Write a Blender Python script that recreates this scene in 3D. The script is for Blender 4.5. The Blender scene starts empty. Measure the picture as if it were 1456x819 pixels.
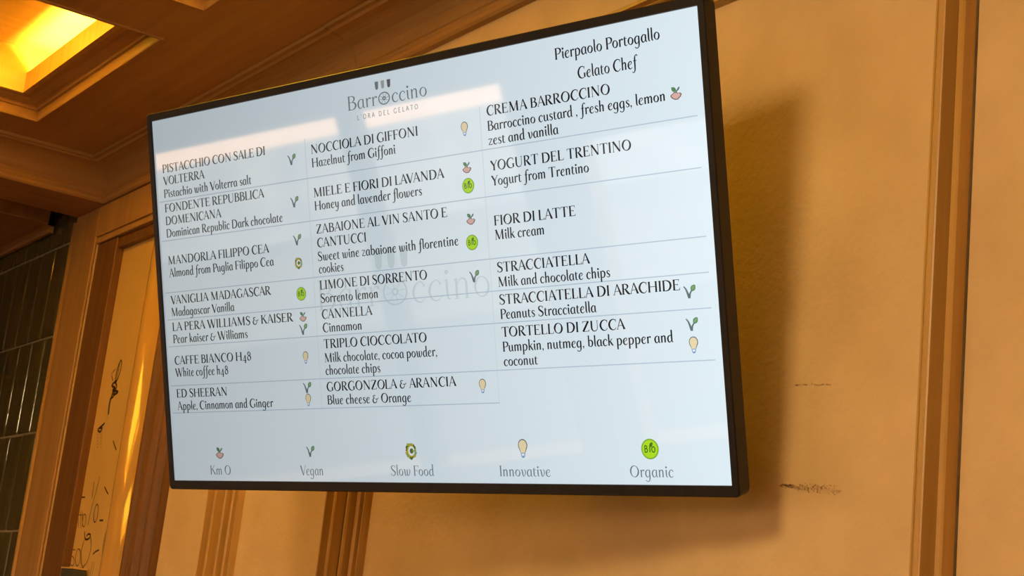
import bpy, bmesh, math, random
from mathutils import Vector, Matrix
random.seed(7)
S = bpy.context.scene
COL = S.collection

# ------------------------------------------------------------------ camera, world, lights, exposure
W_PX, H_PX = 1456, 819
FOC = 2211.414
CAM_Z = 1.6
R0 = Vector((0.57071265, 0.81419781, 0.10662553))      # camera right
R1 = Vector((-0.12829937, 0.21666956, -0.96777765))    # camera down
R2 = Vector((-0.81106495, 0.53864295, 0.22811712))     # camera forward
cam = bpy.data.cameras.new('camera')
cam.sensor_width = 36.0
cam.lens = FOC / W_PX * 36.0
cam.clip_start = 0.02
camo = bpy.data.objects.new('camera', cam); COL.objects.link(camo)
M = Matrix.Identity(4)
for i in range(3):
    M[i][0] = R0[i]; M[i][1] = -R1[i]; M[i][2] = -R2[i]
M[2][3] = CAM_Z
camo.matrix_world = M
S.camera = camo

S.view_settings.view_transform = 'Standard'
S.view_settings.look = 'None'
S.view_settings.exposure = 0.0
S.view_settings.gamma = 1.0
S.view_settings.use_curve_mapping = False

SKY_STRENGTH = 1.2
COFFER_POWER = 9.5
GLOW = 40.0
SPOT_POWER = 48.0
SPOT_COL = (1.0, 0.71, 0.37)
SUN = 26.0
WARM = (1.0, 0.56, 0.03)

world = bpy.data.worlds.new('sky'); S.world = world
world.use_nodes = True
nt = world.node_tree
bg = nt.nodes['Background']
tc = nt.nodes.new('ShaderNodeTexCoord')
mp = nt.nodes.new('ShaderNodeMapping'); mp.inputs['Scale'].default_value = (3.0, 3.0, 9.0)
nz = nt.nodes.new('ShaderNodeTexNoise'); nz.inputs['Scale'].default_value = 1.6; nz.inputs['Detail'].default_value = 5
cr = nt.nodes.new('ShaderNodeValToRGB')
cr.color_ramp.elements[0].position = 0.42; cr.color_ramp.elements[0].color = (0.30, 0.42, 0.56, 1)
cr.color_ramp.elements[1].position = 0.62; cr.color_ramp.elements[1].color = (1.0, 0.86, 0.74, 1)
nt.links.new(tc.outputs['Generated'], mp.inputs['Vector'])
nt.links.new(mp.outputs['Vector'], nz.inputs['Vector'])
nt.links.new(nz.outputs['Fac'], cr.inputs['Fac'])
nt.links.new(cr.outputs['Color'], bg.inputs['Color'])
bg.inputs['Strength'].default_value = SKY_STRENGTH

def area_light(name, loc, target, size, power, color, size_y=None):
    l = bpy.data.lights.new(name, 'AREA'); l.energy = power; l.color = color
    l.shape = 'RECTANGLE' if size_y else 'DISK'; l.size = size
    if size_y: l.size_y = size_y
    o = bpy.data.objects.new(name, l); COL.objects.link(o)
    o.location = loc
    o.rotation_euler = (Vector(target) - Vector(loc)).to_track_quat('-Z', 'Y').to_euler()
    return o

# the shop's big soft lamp that stands out in the room and lights the panelled wall
area_light('room_lamp_light', (-0.75, -1.25, 2.84), (-1.6, 1.62, 2.1), 0.7, SPOT_POWER, SPOT_COL)

sun = bpy.data.lights.new('sun', 'SUN'); sun.energy = SUN; sun.color = (1.0, .86, .70); sun.angle = .01
suno = bpy.data.objects.new('sun', sun); COL.objects.link(suno)
suno.rotation_euler = Vector((-.25, -.8, -.55)).to_track_quat('-Z', 'Y').to_euler()

# ------------------------------------------------------------------ materials
def mat(name, rgb, rough=0.5, emit=None, estr=0.0, metallic=0.0, spec=0.5, coat=0.0):
    m = bpy.data.materials.new(name); m.use_nodes = True
    b = m.node_tree.nodes['Principled BSDF']
    b.inputs['Base Color'].default_value = (*rgb, 1)
    b.inputs['Roughness'].default_value = rough
    b.inputs['Metallic'].default_value = metallic
    b.inputs['Specular IOR Level'].default_value = spec
    b.inputs['Coat Weight'].default_value = coat
    if emit:
        b.inputs['Emission Color'].default_value = (*emit, 1)
        b.inputs['Emission Strength'].default_value = estr
    return m

def varied(m, c1, c2, scale=(1, 1, 1), noise=4.0, lo=0.35, hi=0.65, detail=6, bump=0.0, bscale=None, rough_var=None):
    """noise between two colours in object space; optional bump"""
    t = m.node_tree; b = t.nodes['Principled BSDF']
    co = t.nodes.new('ShaderNodeTexCoord'); mp = t.nodes.new('ShaderNodeMapping')
    mp.inputs['Scale'].default_value = scale
    n = t.nodes.new('ShaderNodeTexNoise'); n.inputs['Scale'].default_value = noise; n.inputs['Detail'].default_value = detail
    r = t.nodes.new('ShaderNodeValToRGB')
    r.color_ramp.elements[0].position = lo; r.color_ramp.elements[0].color = (*c1, 1)
    r.color_ramp.elements[1].position = hi; r.color_ramp.elements[1].color = (*c2, 1)
    t.links.new(co.outputs['Object'], mp.inputs['Vector']); t.links.new(mp.outputs['Vector'], n.inputs['Vector'])
    t.links.new(n.outputs['Fac'], r.inputs['Fac']); t.links.new(r.outputs['Color'], b.inputs['Base Color'])
    if bump:
        n2 = t.nodes.new('ShaderNodeTexNoise'); n2.inputs['Scale'].default_value = bscale or noise * 10; n2.inputs['Detail'].default_value = 4
        t.links.new(mp.outputs['Vector'], n2.inputs['Vector'])
        bp = t.nodes.new('ShaderNodeBump'); bp.inputs['Strength'].default_value = bump; bp.inputs['Distance'].default_value = 0.004
        t.links.new(n2.outputs['Fac'], bp.inputs['Height']); t.links.new(bp.outputs['Normal'], b.inputs['Normal'])
    return m

WALL = varied(mat('painted_wall', (.7, .48, .25), .55), (.61, .425, .195), (.75, .545, .27), (1, 1, 1), 6.0, .25, .75, 12, .4, 90)
WOOD = varied(mat('moulding_wood', (.5, .28, .1), .42), (.45, .25, .06), (.57, .34, .09), (14, 14, .7), 3.0, .3, .7)
WOODX = varied(mat('ceiling_wood', (.4, .22, .08), .48), (.36, .19, .055), (.45, .25, .08), (.8, 12, 12), 2.5, .3, .7)
WOODY = varied(mat('beam_wood', (.4, .22, .08), .48), (.36, .19, .055), (.45, .25, .08), (12, .8, 12), 2.5, .3, .7)
CASING = varied(mat('casing_wood', (.42, .22, .07), .3, spec=.35), (.40, .21, .06), (.50, .28, .09), (12, 12, .6), 3.0, .3, .7)
STILE = varied(mat('varnished_stile', (.5, .28, .09), .085, spec=.9), (.48, .27, .08), (.56, .33, .11), (10, 10, .5), 3.0, .3, .7)
DARKWOOD = varied(mat('dark_wood', (.16, .07, .02), .45, spec=.25), (.14, .06, .018), (.2, .095, .03), (10, 10, .7), 3.0, .3, .7)
PANEL = varied(mat('ochre_panel', (.62, .38, .12), .3), (.68, .43, .12), (.76, .49, .15), (1, 1, 1), 6.0, .3, .7)
INK = mat('marker_ink', (.05, .025, .01), .5)
TILE = varied(mat('olive_glazed_tile', (.09, .075, .03), .08), (.07, .062, .022), (.115, .098, .036), (6, 6, 1), 4.0, .3, .7, 5, .35, 7)
GROUT = mat('tile_grout', (.26, .22, .12), .8)
BLACK = varied(mat('black_plastic', (.012, .01, .008), .42, spec=.35), (.010, .008, .006), (.014, .011, .008), (1, 1, 1), 40)
STEEL = varied(mat('bracket_steel', (.03, .03, .03), .4, metallic=.6), (.025, .025, .025), (.04, .04, .04), (1, 1, 1), 20)
FLOOR = varied(mat('floor_wood', (.2, .11, .05), .4), (.16, .09, .04), (.22, .13, .06), (1, 10, 1), 2.0, .3, .7)
PAVING = varied(mat('street_paving', (.1, .1, .1), .9), (.08, .08, .08), (.13, .125, .12), (1, 1, 1), 2.0)
FACADE = varied(mat('peach_stucco', (.8, .6, .45), .9), (.78, .50, .32), (.86, .60, .41), (1, 1, 2), 1.2)
PLINTH = varied(mat('plinth_stone', (.2, .2, .21), .9), (.15, .15, .17), (.26, .25, .25), (1, 1, 1), 1.5)
BOXGREY = varied(mat('grey_green_card', (.06, .06, .035), .6), (.05, .05, .03), (.07, .07, .04), (1, 1, 1), 20)
CHAMBER = varied(mat('coffer_lining', (.80, .62, .25), .6), (.78, .58, .2), (.86, .66, .26), (10, 1, 10), 3.0)

def screen_mat(name, rgb, strength, spec=0.8):
    """a panel of liquid crystal: gives its light mostly straight ahead, less at a slant"""
    m = mat(name, (.006, .006, .008), .035, spec=spec)
    t = m.node_tree; b = t.nodes['Principled BSDF']
    g = t.nodes.new('ShaderNodeNewGeometry')
    d = t.nodes.new('ShaderNodeVectorMath'); d.operation = 'DOT_PRODUCT'
    a = t.nodes.new('ShaderNodeMath'); a.operation = 'ABSOLUTE'
    p = t.nodes.new('ShaderNodeMath'); p.operation = 'POWER'; p.inputs[1].default_value = LCD_POW
    k = t.nodes.new('ShaderNodeMath'); k.operation = 'MULTIPLY'; k.inputs[1].default_value = strength
    t.links.new(g.outputs['Incoming'], d.inputs[0]); t.links.new(g.outputs['Normal'], d.inputs[1])
    t.links.new(d.outputs['Value'], a.inputs[0]); t.links.new(a.outputs[0], p.inputs[0]); t.links.new(p.outputs[0], k.inputs[0])
    t.links.new(k.outputs[0], b.inputs['Emission Strength'])
    b.inputs['Emission Color'].default_value = (*rgb, 1)
    return m
LCD_POW = 2.1
LCD = 1.26
SCREEN = screen_mat('lit_screen', (.80, .93, 1.0), LCD)
def ink(name, rgb): return screen_mat(name, rgb, LCD, .4)
T_BLACK = ink('text_black', (.004, .005, .008))
T_GREY = ink('text_grey', (.17, .20, .24))
T_LOGO = ink('logo_grey', (.19, .24, .26))
T_TAUPE = ink('logo_taupe', (.40, .44, .42))
T_DARK = ink('logo_dark', (.13, .14, .16))
T_WM = ink('watermark_grey', (.665, .795, .835))
T_LINE = ink('divider_blue', (.52, .64, .76))
T_FAINT = ink('divider_faint', (.70, .83, .91))
I_STEM = ink('icon_stem', (.13, .19, .19))
I_LEAF = ink('icon_leaf', (.10, .27, .13))
I_LEAFL = ink('icon_leaf_light', (.25, .42, .18))
I_LIME = ink('icon_lime', (.48, .82, .02))
I_GREEN = ink('icon_green', (.24, .50, .04))
I_FOREST = ink('icon_forest', (.05, .20, .02))
I_SKIN = ink('icon_skin', (.75, .48, .43))
I_BROWN = ink('icon_brown', (.20, .08, .04))
I_CREAM = ink('icon_cream', (.90, .76, .46))
I_WHITE = ink('icon_white', (.92, .95, .95))
I_BLUE = ink('icon_blue', (.20, .36, .68))
I_MUST = ink('icon_mustard', (.48, .42, .03))
I_OUT = ink('icon_outline', (.12, .13, .16))

# ------------------------------------------------------------------ object helpers
def obj(name, bm, m, parent=None, smooth=False, label=None):
    me = bpy.data.meshes.new(name)
    bmesh.ops.recalc_face_normals(bm, faces=bm.faces) if not getattr(bm, 'flat', False) else None
    bm.to_mesh(me); bm.free()
    for x in (m if isinstance(m, (list, tuple)) else [m]): me.materials.append(x)
    if smooth:
        for p in me.polygons: p.use_smooth = True
    o = bpy.data.objects.new(name, me); COL.objects.link(o)
    if parent: o.parent = parent
    if label: o['label'] = label
    return o
def struct(name, bm, m, label=None, parent=None, smooth=False):
    o = obj(name, bm, m, parent, smooth)
    if not parent: o['kind'] = 'structure'
    if label: o['label'] = label
    return o
def thing(name, label, cat, loc=(0, 0, 0), group=None):
    o = bpy.data.objects.new(name, None); COL.objects.link(o); o.location = loc
    o.empty_display_size = .1
    o['label'] = label; o['category'] = cat
    if group: o['group'] = group
    return o
def add_box(bm, x0, x1, y0, y1, z0, z1, bevel=0.0, mi=0):
    r = bmesh.ops.create_cube(bm, size=1.0)
    vs = r['verts']
    for v in vs:
        v.co = Vector(((x0 + x1) / 2 + v.co.x * (x1 - x0), (y0 + y1) / 2 + v.co.y * (y1 - y0), (z0 + z1) / 2 + v.co.z * (z1 - z0)))
    fs = {f for v in vs for f in v.link_faces}
    if bevel:
        es = list({e for v in vs for e in v.link_edges})
        rr = bmesh.ops.bevel(bm, geom=es, offset=bevel, segments=2, profile=.5, affect='EDGES')
        fs |= set(rr['faces'])
    for f in fs:
        if f.is_valid: f.material_index = mi
def box(x0, x1, y0, y1, z0, z1, bevel=0.0):
    bm = bmesh.new(); add_box(bm, x0, x1, y0, y1, z0, z1, bevel); return bm
def sweep(bm, rings, closed_profile=False, closed_path=False, mi=0):
    """rings: list of lists of points, quads between successive rings"""
    vr = [[bm.verts.new(p) for p in r] for r in rings]
    n = len(vr[0]); m = len(vr)
    for i in range(m if closed_path else m - 1):
        a, b = vr[i], vr[(i + 1) % m]
        for j in range(n if closed_profile else n - 1):
            k = (j + 1) % n
            f = bm.faces.new((a[j], a[k], b[k], b[j])); f.material_index = mi
    if closed_profile and not closed_path:
        bm.faces.new(vr[0]); bm.faces.new(list(reversed(vr[-1])))
YW = 1.62        # face of the panelled wall
ZC = CAM_Z + 1.421   # underside of the ceiling beams

# ------------------------------------------------------------------ the room shell
X_POST = -5.16
DOOR = (-4.93, -4.27, CAM_Z + 1.187)   # left, right, top of the doorway
bm = bmesh.new()
add_box(bm, DOOR[1], 3.2, YW, YW + .2, 0, ZC + .36)
add_box(bm, X_POST, DOOR[0], YW, YW + .2, 0, ZC + .36)
add_box(bm, DOOR[0], DOOR[1], YW, YW + .2, DOOR[2], ZC + .36)
wall = struct('wall_back', bm, WALL, 'ochre painted wall with panel mouldings behind the screen')
struct('floor', box(-9.5, 3.2, -3.2, 2.6, -.1, 0), FLOOR)
struct('wall_right', box(3.2, 3.4, -3.2, 1.82, 0, 3.4), WALL)
# street front: piers, low sill wall and lintel around one wide open shopfront
bm = bmesh.new()
LINT = CAM_Z + .562
add_box(bm, -9.5, -6.3, -3.4, -3.2, 0, ZC + .36); add_box(bm, -2.2, .1, -3.4, -3.2, 0, ZC + .36); add_box(bm, 2.7, 3.4, -3.4, -3.2, 0, ZC + .36); add_box(bm, .1, 2.7, -3.4, -3.2, 2.4, ZC + .36)
add_box(bm, -6.3, -3.62, -3.4, -3.2, LINT, ZC + .36); add_box(bm, -6.3, -2.2, -3.4, -3.2, 0, .35)
add_box(bm, -3.62, -3.3, -3.4, -3.2, .35, ZC + .36); add_box(bm, -3.3, -2.2, -3.4, -3.2, LINT - .33, ZC + .36)
struct('wall_front', bm, WALL)
struct('wall_end', box(-9.7, -9.5, -3.4, 1.82, 0, ZC + .46), DARKWOOD)
bm = bmesh.new(); add_box(bm, -4.50, -4.40, -3.36, -3.24, .35, LINT, .004)
struct('window_1', bm, DARKWOOD)
struct('ground', box(-40, 40, -17, -3.4, -.3, -.12), PAVING)
bm = bmesh.new(); add_box(bm, -40, 30, -16.6, -15, -.12, 12)
for k in range(14):
    add_box(bm, -36 + 4.2 * k, -34.6 + 4.2 * k, -15.03, -14.98, 3.4, 5.6)
struct('house_front', bm, FACADE)
bm = bmesh.new(); add_box(bm, -40, 30, -14.98, -14.7, -.12, CAM_Z - .46, .01)
struct('house_plinth', bm, PLINTH)

# wall on the left: glazed olive tiles, one mesh
bm = bmesh.new()
add_box(bm, -9.5, X_POST - .002, YW + .008, YW + .2, 0, ZC + .36, mi=1)
tw, th = .142, .333
zrow = CAM_Z + 1.222
rows = [zrow + .333 - th * k for k in range(10)]
for ri, zt in enumerate(rows):
    zb = max(zt - th, 0.0)
    if zt - zb < .05: continue
    x = X_POST - .006 - (tw * .5 if ri % 2 else 0)
    first = True
    while x > -9.4:
        x1 = X_POST - .006 if first else x
        x0 = x - tw if not first else x - (tw if not ri % 2 else 0)
        if first and ri % 2:
            x0 = x
        first = False
        if x1 - x0 > .02:
            g = .0032
            a, b_, c_, d_ = x0 + g, x1 - g, zb + g, min(zt, ZC) - g
            # pillowed tile: rounded long edges
            cols = []
            for t, h in ((0, 0), (.007, .0020), (.022, .0030), (.06, .0036), (.14, .004), (.5, .0044), (.86, .004), (.94, .0036), (.978, .0030), (.993, .0020), (1, 0)):
                X = a + (b_ - a) * t
                cols.append([(X, YW + .008 + (.002 if False else 0), c_), (X, YW + .008 - h * .9, c_ + .004),
                             (X, YW + .008 - h, c_ + .02), (X, YW + .008 - h, d_ - .02), (X, YW + .008 - h * .9, d_ - .004), (X, YW + .008, d_)])
            tl = random.uniform(-.004, .004); tv = random.uniform(-.004, .004)
            cols = [[(p[0], p[1] + (tl * (p[0] - a) / tw + tv * (p[2] - c_) / th) * .35 - .0005, p[2]) for p in r] for r in cols]
            sweep(bm, cols)
        x = x1 - tw if (ri % 2 == 0 or x1 != X_POST - .006) else x
        if ri % 2 and x1 == X_POST - .006: x = X_POST - .006 - tw * .5
tiles = struct('wall_left', bm, [TILE, GROUT], 'dark olive glazed tile wall at the left edge')

# ceiling: beams between coffers (quads with holes), one slab mesh
COF_X = [-4.61 + 1.24 * k for k in range(5)]
COF_Y = [(.29, 1.27), (-.95, .03)]
CW = .98
bm = bmesh.new()
xs = [-4.905]; 
for x in COF_X: xs += [x, x + CW]
xs.append(3.2)
ys = sorted([v for c in COF_Y for v in c]); ys = [-3.2] + ys + [YW]
for i in range(len(xs) - 1):
    for j in range(len(ys) - 1):
        hole = (i % 2 == 1) and (j % 2 == 1) and not (ys[j] < 0 and i not in (1, 7))
        if not hole: add_box(bm, xs[i], xs[i + 1], ys[j], ys[j + 1], ZC, ZC + .045)
struct('ceiling', bm, WOODX, 'dark brown coffered ceiling above the screen')
struct('ceiling_slab', box(-9.5, 3.4, -3.4, 1.82, ZC + .36, ZC + .46), DARKWOOD)

# the cove cornice: bead at the foot, concave cove, fillet at the top; mitred round the left corner
zb = CAM_Z + 1.295
prof = [(0, zb), (.016, zb), (.021, zb + .006), (.022, zb + .014), (.018, zb + .022), (.012, zb + .026), (.012, zb + .034), (.016, zb + .037), (.016, zb + .042), (.008, zb + .045)]
for k in range(9):     # concave quarter
    a = math.pi / 2 * k / 8
    prof.append((.008 + .070 * (1 - math.cos(a)), zb + .045 + .066 * math.sin(a)))
prof += [(.086, zb + .111), (.092, zb + .116), (.104, zb + .116), (.104, ZC + .002), (0, ZC + .002)]
XB = -4.905
XJ = -3.215      # splice in the cornice
def cornice(x0, x1, d=0.0):
    bm = bmesh.new()
    sweep(bm, [[(x0 + (h if x0 == XB else 0), YW - h - d * (h > .03), z) for h, z in prof], [(x1, YW - h - d * (h > .03), z) for h, z in prof]], closed_profile=True)
    return bm
struct('trim_1', cornice(XB, XJ - .0015), WOODX, 'dark cove cornice at the head of the ochre wall, left length')
struct('trim_2', cornice(XJ + .0015, 3.2, .003), WOODX, 'dark cove cornice at the head of the ochre wall, right length')
bm = bmesh.new()
sweep(bm, [[(XB + h, YW - h, z) for h, z in prof], [(XB + h, -3.2, z) for h, z in prof]], closed_profile=True)
struct('trim_3', bm, WOODY, 'dark cove cornice running toward the room at the left')
# wide soffit beam on the left, dropped to the foot of the cornice
bm = bmesh.new(); add_box(bm, X_POST, XB, -3.2, YW, zb, ZC + .05, .003)
struct('trim_4', bm, WOODY, 'brown soffit beam at the left of the cornice')
# ceiling beyond the beam and its dropped board
struct('ceiling_beyond', box(-9.5, X_POST, -3.2, YW + .2, zb + .07, zb + .12), DARKWOOD)
bm = bmesh.new(); add_box(bm, -9.5, -5.40, -3.2, YW - .03, zb + .012, zb + .068, .003)
struct('trim_5', bm, WOODX, 'brown ceiling board above the olive tiles')
bm = bmesh.new()
pr = [(0, zb - .012), (.014, zb - .012), (.02, zb - .004), (.014, zb + .006), (.028, zb + .012), (0, zb + .012)]
sweep(bm, [[(-9.5, YW - .004 - h, z) for h, z in pr], [(-5.42, YW - .004 - h, z) for h, z in pr]], closed_profile=True)
struct('trim_6', bm, WOODX, 'slim brown moulding along the top of the olive tiles')
# bead on the corner of the post beside the tiles
bm = bmesh.new()
ring = lambda z: [(X_POST - .006 + .010 * math.cos(a), YW - .006 + .010 * math.sin(a), z) for a in [2 * math.pi * k / 10 for k in range(10)]]
sweep(bm, [ring(0.0), ring(CAM_Z + 1.275)], closed_profile=True)
struct('trim_7', bm, CASING, 'thin orange bead between the tiles and the wooden post', smooth=True)

# panel mouldings on the wall: mitred rectangular frames
PROF_H = 1.25
PROF = [(-.0032, 0), (-.0028, .0012), (0, .0015), (.0005, .019), (.003, .021), (.010, .021), (.013, .008), (.017, .006), (.022, .010), (.0245, .020), (.0265, .028), (.029, .029),
        (.031, .026), (.032, .010), (.036, .012), (.041, .0185), (.047, .0195), (.052, .017), (.054, .006), (.0565, .006), (.058, .0125), (.061, .0125), (.0645, .005), (.066, 0)]
PROF = [(a, h * PROF_H) for a, h in PROF]
def shade_line(bm):      # shadow line beside the moulding, put in as a dark colour
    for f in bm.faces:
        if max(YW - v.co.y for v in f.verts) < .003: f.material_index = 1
EDGE_SHADE = varied(mat('edge_shade', (.10, .065, .025), .8), (.08, .05, .02), (.13, .085, .035), (1, 1, 1), 30)
def frame(name, x0, x1, z0, z1, label):
    bm = bmesh.new()
    rings = []
    for cx, cz, sx, sz in ((x0, z0, 1, 1), (x1, z0, -1, 1), (x1, z1, -1, -1), (x0, z1, 1, -1)):
        rings.append([(cx + sx * s, YW - h, cz + sz * s) for s, h in PROF])
    sweep(bm, rings, closed_path=True)
    shade_line(bm)
    return struct(name, bm, [WOOD, EDGE_SHADE], label)
FT = CAM_Z + 1.176
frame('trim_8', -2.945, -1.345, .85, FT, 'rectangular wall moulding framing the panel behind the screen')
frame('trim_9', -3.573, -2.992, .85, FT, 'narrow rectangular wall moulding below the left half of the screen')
bm = bmesh.new()
sweep(bm, [[(-3.988, YW - h, FT - q) for q, h in PROF], [(-3.620 - q, YW - h, FT - q) for q, h in PROF], [(-3.620 - q, YW - h, .85 + q) for q, h in PROF], [(-3.988, YW - h, .85 + q) for q, h in PROF]])
shade_line(bm)
struct('trim_10', bm, [WOOD, EDGE_SHADE], 'wall moulding between the doorway and the narrow panel')
# scuffs rubbed into the paint right of the screen
def scuff(pts, n, spread, name):
    bm = bmesh.new()
    for k in range(n):
        t = random.random(); i = min(int(t * (len(pts) - 1)), len(pts) - 2); u = t * (len(pts) - 1) - i
        x = pts[i][0] + (pts[i + 1][0] - pts[i][0]) * u + random.gauss(0, .001)
        z = pts[i][1] + (pts[i + 1][1] - pts[i][1]) * u + random.gauss(0, spread * (.5 + t))
        r = random.uniform(.0004, .0013)
        vs = [bm.verts.new((x + r * 1.3 * math.cos(a + .3) * random.uniform(.5, 1.3), YW - .0006, z + r * math.sin(a + .3) * random.uniform(.5, 1.3))) for a in [k * math.pi / 3 for k in range(6)]]
        bm.faces.new(vs)
    return obj(name, bm, SCUFF, wall)
SCUFF = varied(mat('scuff_brown', (.46, .28, .12), .8), (.38, .22, .09), (.54, .34, .15), (1, 1, 1), 60)
scuff([(-1.655, CAM_Z + .4325), (-1.62, CAM_Z + .431), (-1.583, CAM_Z + .427)], 46, .0006, 'scuff_mark')
scuff([(-1.672, CAM_Z + .284), (-1.62, CAM_Z + .279), (-1.551, CAM_Z + .2725)], 260, .0028, 'scuff_mark')

# ------------------------------------------------------------------ the doorway on the left
door = bpy.data.objects.new('door_1', None); COL.objects.link(door); door.location = (-4.6, YW, 0)
door['kind'] = 'structure'; door['label'] = 'wooden doorway with an ochre panel drawn on in marker, left of the screen'
def dpart(name, bm, m, smooth=False, parent=None):
    for v in bm.verts: v.co -= Vector((-4.6, YW, 0))
    return obj(name, bm, m, parent or door, smooth)
DT = DOOR[2]
PY = YW + .030          # face of the panel
# left casing (the post) and head casing stand a little proud of the wall
bm = bmesh.new(); add_box(bm, X_POST + .006, DOOR[0], YW - .010, YW - .0005, 0, zb - .002, .003)
dpart('casing', bm, CASING)
bm = bmesh.new(); add_box(bm, DOOR[0] + .001, -3.985, YW - .010, YW - .0005, DT, zb - .002, .003)
dpart('head_casing', bm, CASING)
bm = bmesh.new(); add_box(bm, DOOR[0], DOOR[1], YW - .004, YW + .03, DT - .022, DT - .001, .003)
dpart('head_bead', bm, CASING)
# fluted casing on the right
cp = [(0, 0), (0, .016), (.010, .022), (.022, .022), (.030, .012), (.040, .010), (.046, .018), (.060, .024), (.078, .026), (.096, .024), (.110, .018), (.116, .010), (.126, .010),
      (.132, .018), (.146, .024), (.160, .024), (.172, .016), (.178, .008), (.190, .008), (.196, .016), (.212, .016), (.216, 0)]
x0c = -4.205
bm = bmesh.new()
sweep(bm, [[(x0c + s, YW - .0005 - h, z) for s, h in cp] for z in (0.0, DT - .002)], closed_profile=True)
dpart('fluted_casing', bm, DARKWOOD)
# rounded varnished stile between the panel and the fluted casing
bm = bmesh.new()
rs = lambda z: [(-4.260 + .050 * math.cos(a), YW + .012 - .065 * math.sin(a), z) for a in [math.pi * k / 14 for k in range(15)]]
sweep(bm, [rs(0.0), rs(DT - .024)], closed_profile=True)
dpart('rounded_stile', bm, STILE, True)
# left stile of the door leaf, its rails and the ochre panel
SX = -4.75
bm = bmesh.new(); add_box(bm, DOOR[0] + .004, SX, YW + .003, PY + .02, 0, DT - .024, .003)
dpart('door_stile', bm, DARKWOOD)
bm = bmesh.new(); add_box(bm, SX, -4.30, YW + .010, PY + .02, CAM_Z + 1.128, DT - .024, .003)
dpart('door_rail', bm, DARKWOOD)  # shade under the door head is put into this rail's dark colour
bm = bmesh.new(); add_box(bm, SX, -4.30, YW - .03, PY + .02, CAM_Z - .05, CAM_Z - .002, .004)
dpart('door_rail', bm, DARKWOOD)
bm = bmesh.new(); add_box(bm, SX - .06, -4.28, PY, PY + .012, 0, CAM_Z + 1.14)
pan = dpart('door_panel', bm, PANEL)
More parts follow.
